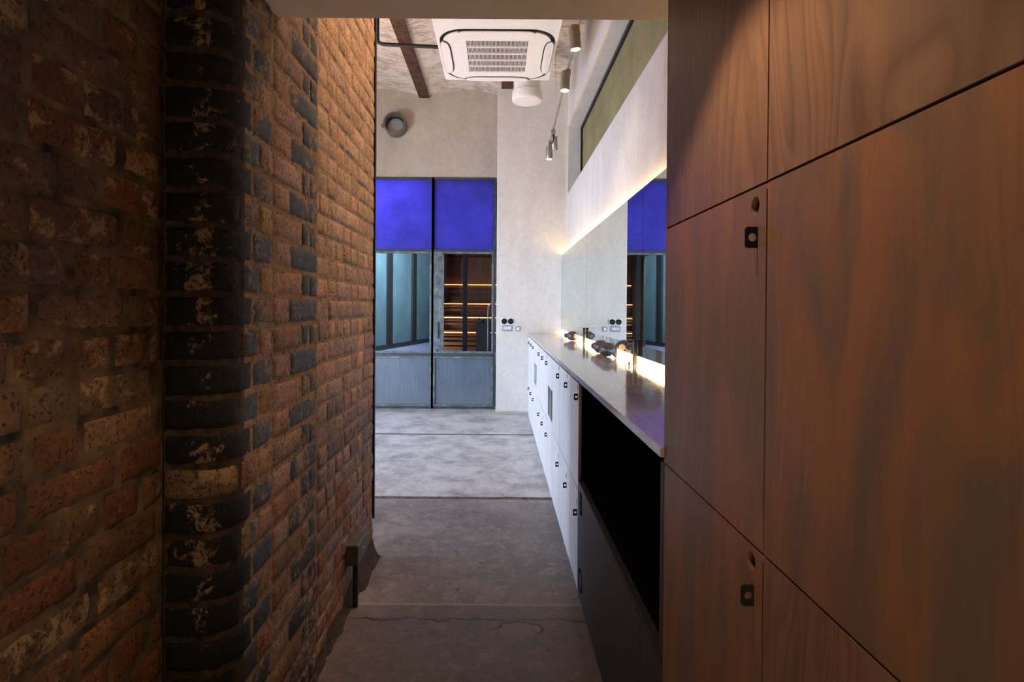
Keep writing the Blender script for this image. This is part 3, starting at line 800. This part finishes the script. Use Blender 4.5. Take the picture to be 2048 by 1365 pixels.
# ------------------------------------------------------------ things on the worktop
def dryer(label, c, yaw, nozzle, k=1.0, sticker=True):
    t = thing('hair_dryer', label, 'hair dryer', (c[0], c[1], CZ))
    z = CZ + .0445 * k; dx = Vector((math.cos(yaw), math.sin(yaw), 0)); o = Vector((c[0], c[1], z)) - dx * .045 * k
    side = Vector((0, 0, 1)).cross(dx)
    bm = nb(); prof = [(0, .024), (.002, .030), (.008, .036), (.020, .0415), (.038, .044), (.055, .0435), (.070, .039), (.083, .031), (.093, .024), (.102, .0195), (.110, .0185)]
    lathe(bm, o, dx, [(a * k, b * k) for a, b in prof], 40); obj('barrel', bm, 'dryer', t)
    bm = nb(); lathe(bm, o - dx * .005 * k, dx, [(0, .017 * k), (.003 * k, .022 * k), (.008 * k, .023 * k)], 32); obj('rear_grille', bm, 'cream', t)
    bm = nb(); lathe(bm, o + dx * .022 * k, dx, [(0, .0415 * k), (.001, .0433 * k), (.003, .0436 * k), (.004, .042 * k)], 40); obj('ring', bm, 'gunmetal', t)
    e = o + dx * .106 * k; rings = []
    prof = ((0, .019, .019), (.012, .015, .023), (.030, .010, .033), (.043, .008, .041), (.046, .007, .042)) if nozzle else ((0, .019, .019), (.006, .021, .021), (.020, .021, .021), (.021, .016, .016), (.024, .015, .015))
    bm = nb()
    for (u, wy, wz) in prof:
        rings.append([bm.verts.new(e + dx * u * k + side * (math.cos(a) * wy * k) + Vector((0, 0, math.sin(a) * wz * k + (-.004 * k if nozzle else 0)))) for a in [j * 2 * PI / 28 for j in range(28)]])
    for q in range(len(rings) - 1):
        for j in range(28):
            f = bm.faces.new((rings[q][j], rings[q][(j + 1) % 28], rings[q + 1][(j + 1) % 28], rings[q + 1][j])); f.smooth = True
    bm.faces.new(rings[-1]); obj('nozzle', bm, 'dryer' if nozzle else 'black', t)
    if sticker:
        bm = nb(); q = o + dx * .038 * k - side * .0415 * k - Vector((0, 0, .014)); lathe(bm, q, -side - Vector((0, 0, .3)), [(0, .0075), (.003, .0075), (.0036, .006)], 20); obj('sticker', bm, 'pink' if nozzle else 'grey_plate', t)
    return t
dryer('dark grey hair dryer with flared nozzle and pink dot, nearest on the worktop', (.668, 3.36), math.radians(-72), True, 1.0)
dryer('dark grey hair dryer lying just behind the pink-dotted one', (.672, 3.60), math.radians(112), False, 1.0)
dryer('dark hair dryer with a cream end lying far along the worktop', (.672, 4.98), math.radians(128), False, 1.0)

def stand(label, y):
    t = thing('dryer_stand', label, 'stand', (.733, y, CZ), 'slim black posts at the mirror seams')
    obj('post', bbox(.724, .743, y - .011, y + .011, CZ, CZ + .125, .003), 'gunmetal', t)
    obj('crossbar', bbox(.665, .745, y - .002, y + .002, CZ + .1265, CZ + .1285, .0005), 'steel_black', t)
    obj('cap', bbox(.7235, .7435, y - .013, y + .013, CZ + .119, CZ + .130, .002), 'steel_black', t)
stand('slim black post with a thin crossbar at the nearer mirror seam', 2.94)
stand('slim black post with a thin crossbar at the far mirror seam', 4.68)
t = thing('cable_plug', 'tiny black plug and cable lying in front of the nearer post', 'plug', (.68, 2.90, CZ))
obj('plug_body', bbox(.684, .690, 2.868, 2.878, CZ, CZ + .017, .0015), 'steel_black', t)
obj('plug_body', bbox(.668, .672, 2.872, 2.878, CZ, CZ + .017, .001), 'alu', t)
bm = nb(); tube(bm, [(.67, 2.875, CZ + .006), (.687, 2.873, CZ + .006), (.70, 2.88, CZ + .003), (.714, 2.888, CZ + .003)], .0014, 8); obj('cable', bm, 'black', t)

# ------------------------------------------------------------ sockets and switches on the pier
def pz(y): return CAMZ - (y - 617) / 170.
for i, x in enumerate((.074, .150)):
    t = thing('wall_socket', ['left round black socket on a white plate on the pier', 'right round black socket on a white plate on the pier'][i], 'socket', (x, PY, pz(644.5)), 'twin round sockets on the pier')
    z = pz(644.5)
    obj('plate', bbox(x - .0375, x + .0375, PY - .007, PY, z - .039, z + .039, .002), 'white_switch', t)
    bm = nb(); lathe(bm, (x, PY - .007, z), (0, -1, 0), [(0, .033), (.010, .0325), (.011, .028), (.005, .026)], 36); obj('socket_rim', bm, 'steel_black', t)
    bm = nb()
    for q in (-1, 1): lathe(bm, (x + q * .0095, PY - .0122, z), (0, -1, 0), [(0, .0026), (.0015, .0026)], 12)
    obj('contact', bm, 'alu', t)
z = pz(658)
t = thing('switch_plate', 'light grey plate with four white rocker switches under the round sockets', 'light switch', (.11, PY, z))
obj('plate', bbox(.047, .171, PY - .008, PY, z - .038, z + .035, .003), 'grey_plate', t)
for k in range(4): obj('rocker', bbox(.068 + .0225 * k, .084 + .0225 * k, PY - .012, PY - .008, z - .016, z + .016, .002), 'white_switch', t)
z = pz(659)
t = thing('switch_plate', 'small square grey plate with a single white switch on the pier', 'light switch', (.235, PY, z))
obj('plate', bbox(.206, .266, PY - .008, PY, z - .03, z + .03, .003), 'grey_plate', t)
obj('rocker', bbox(.224, .249, PY - .012, PY - .008, z - .018, z + .018, .002), 'white_switch', t)

# ------------------------------------------------------------ tall brown lockers on the right
LY = .733
for (a, b, nm, lab) in ((LY, 1.170, 'far', 'tall brown stained plywood locker column next to the worktop, with two latches'),
                        (-.02, LY, 'near', 'tall brown stained plywood locker column nearest the camera, plain doors')):
    t = thing('tall_locker', lab, 'locker', (CX, a, 0), 'brown stained plywood lockers')
    bm = nb(); e = .001
    box(bm, CX + .019, RX - .01, a + e, a + .019, 0, 1.995); box(bm, CX + .019, RX - .01, b - .019, b - e, 0, 1.995); box(bm, RX - .025, RX - .01, a + .019, b - .019, 0, 1.995)
    for z in (.0, .442, .912, 1.412, 1.977): box(bm, CX + .019, RX - .025, a + .019, b - .019, z, z + .018)
    obj('carcass', bm, 'black', t)
    if nm == 'far': obj('end_panel', bbox(CX + .0, CX + .018, b - .0005, b + .004, CT, 1.995, 0), 'ply1', t)
    z0s = [.004, .45, .921, 1.420, 1.996]
    mats = ['ply2', 'ply1', 'ply1', 'ply2'] if nm == 'far' else ['ply3', 'ply2', 'ply3', 'ply2']
    for j in range(4):
        ly = a + .026 if (nm == 'far' and j in (1, 2)) else None
        lz = {1: .853, 2: 1.349}.get(j)
        if j == 1 and nm == 'far': lz = .853
        door(t, a, b, z0s[j], z0s[j + 1], mats[j], ly, lz)

# ------------------------------------------------------------ steel corner angle, box on the brick wall
bm = nb(); box(bm, FX - .03, FX + .006, FE + .002, FE + .007, .19, 3.84); box(bm, FX + .003, FX + .007, FE - .012, FE + .007, .19, 3.84)
tag(obj('corner_guard', bm, 'black'), 'thin black steel strip down the free edge of the brick wall', 'trim')
t = thing('junction_box', 'dark grey electrical box with a conduit low on the brick wall', 'electrical box', (FX, 2.25, 0))
obj('box_body', bbox(FX - .004, -.567, 2.25, 2.40, .18, .268, .006), 'box_grey', t)
bm = nb(); tube(bm, [(-.585, 2.275, .19), (-.585, 2.275, .002)], .011, 14); obj('conduit', bm, 'black', t)
bm = nb(); lathe(bm, (-.567, 2.33, .225), (1, 0, 0), [(0, .006), (.002, .005)], 12); obj('screw', bm, 'alu', t)

# ------------------------------------------------------------ camera
cam = bpy.data.cameras.new('camera'); co = bpy.data.objects.new('camera', cam); C.objects.link(co)
F = 1100.; cam.sensor_fit = 'HORIZONTAL'; cam.sensor_width = 36; cam.lens = 36 * F / 2048
PITCHD, ROLL = math.radians(.55), math.radians(.38)
co.location = (0, 0, CAMZ)
co.matrix_world = Matrix.Translation((0, 0, CAMZ)) @ (Matrix.Rotation(PI / 2 - PITCHD, 4, 'X') @ Matrix.Rotation(ROLL, 4, 'Z'))
cam.shift_x = 28 / 2048; cam.shift_y = -(65.5 - 10.6 + 1.5) / 2048 * 1.0; cam.clip_start = .02
bpy.context.scene.camera = co

# ------------------------------------------------------------ light
def area(name, loc, target, size, power, col, sy=None, spread=None):
    l = bpy.data.lights.new(name, 'AREA'); l.energy = power; l.color = col; l.size = size
    if sy: l.shape = 'RECTANGLE'; l.size_y = sy
    if spread: l.spread = spread
    o = bpy.data.objects.new(name, l); C.objects.link(o); o.location = loc
    o.rotation_euler = (Vector(target) - Vector(loc)).to_track_quat('-Z', 'Y').to_euler(); return o
def spotl(name, loc, target, power, col, angle, blend=.5, r=.03):
    l = bpy.data.lights.new(name, 'SPOT'); l.energy = power; l.color = col; l.spot_size = math.radians(angle); l.spot_blend = blend; l.shadow_soft_size = r
    o = bpy.data.objects.new(name, l); C.objects.link(o); o.location = loc
    o.rotation_euler = (Vector(target) - Vector(loc)).to_track_quat('-Z', 'Y').to_euler(); return o
COOL = (.50, .66, 1.0); WARM = (1., .66, .38)
area('daylight_area', (WL + .05, 5.0, .95), (0, 5.3, .55), 3.0, 72, (.55, .67, 1.0), 1.4, math.radians(105))
area('daylight_area', (-3.3, 2.72, 1.0), (.4, 6.4, .6), .9, 195, (.57, .70, .86), 1.4, math.radians(120))  # added cool fill hidden behind the brick wall, brightening the pier; no window there
bpy.context.scene.collection.objects[-1].name = 'added_pier_fill'
area('added_ceiling_fill', (-1.9, 4.2, 2.75), (-1.9, 4.3, 3.9), .8, 20, (1, .55, .28), .8)  # added warm fill out of view, brightening the ceiling
for i, (q, dd) in enumerate(S):
    if i == 2: continue
    spotl('spot_beam', q, q + dd, [8, 8, 5, 7][i], (1, .74, .50), 104, 1., .03)
spotl('brick_wash', (.25, 2.35, 3.7), (-.62, 2.35, 2.6), 255, (1, .62, .38), 70, .9, .05)
spotl('corridor_downlight', (.05, .755, 1.985), (.05, .755, 0), 19, (1., .66, .38), 94, .3, .018)
area('added_soffit_fill', (-.18, -.75, .03), (-.18, -.70, 2.0), .7, 11, (1, .74, .46), .7)  # added warm fill at floor level, aimed up to lift the soffit
area('added_ac_fill', (-2.7, 4.8, .35), (-.2, 4.9, 3.9), .5, 22, (1, .66, .38), .5, math.radians(110))  # added warm fill out of view, lifting the air conditioner's underside
area('yard_light', (-1.0, 9.0, 3.9), (-1.0, 9.0, 0), 3.5, 105, (.62, .80, 1.), 3.0)
area('teal_wash', (-1.0, 8.0, 3.3), (-1.8, 10.3, 1.2), 1.2, 300, (.62, .84, .95), .6, math.radians(110))  # added lamp, there only to brighten the teal glass
area('sky_behind_film', (-1.9, 7.5, 2.9), (-1.3, 6.77, 2.4), .9, 50, (.80, .82, 1.), .5)
area('window_sky', (1.15, 4.0, Z0 + .4), (.99, 4.0, Z0 + .4), 4.5, 3.5, (1., .90, .70), .7)

w = bpy.data.worlds.new('world'); bpy.context.scene.world = w; w.use_nodes = True
bg = w.node_tree.nodes['Background']; bg.inputs[0].default_value = (.10, .13, .22, 1); bg.inputs[1].default_value = .3

sc = bpy.context.scene
sc.view_settings.view_transform = 'Standard'; sc.view_settings.look = 'None'; sc.view_settings.gamma = 1
sc.view_settings.use_curve_mapping = False; sc.view_settings.exposure = 0.0
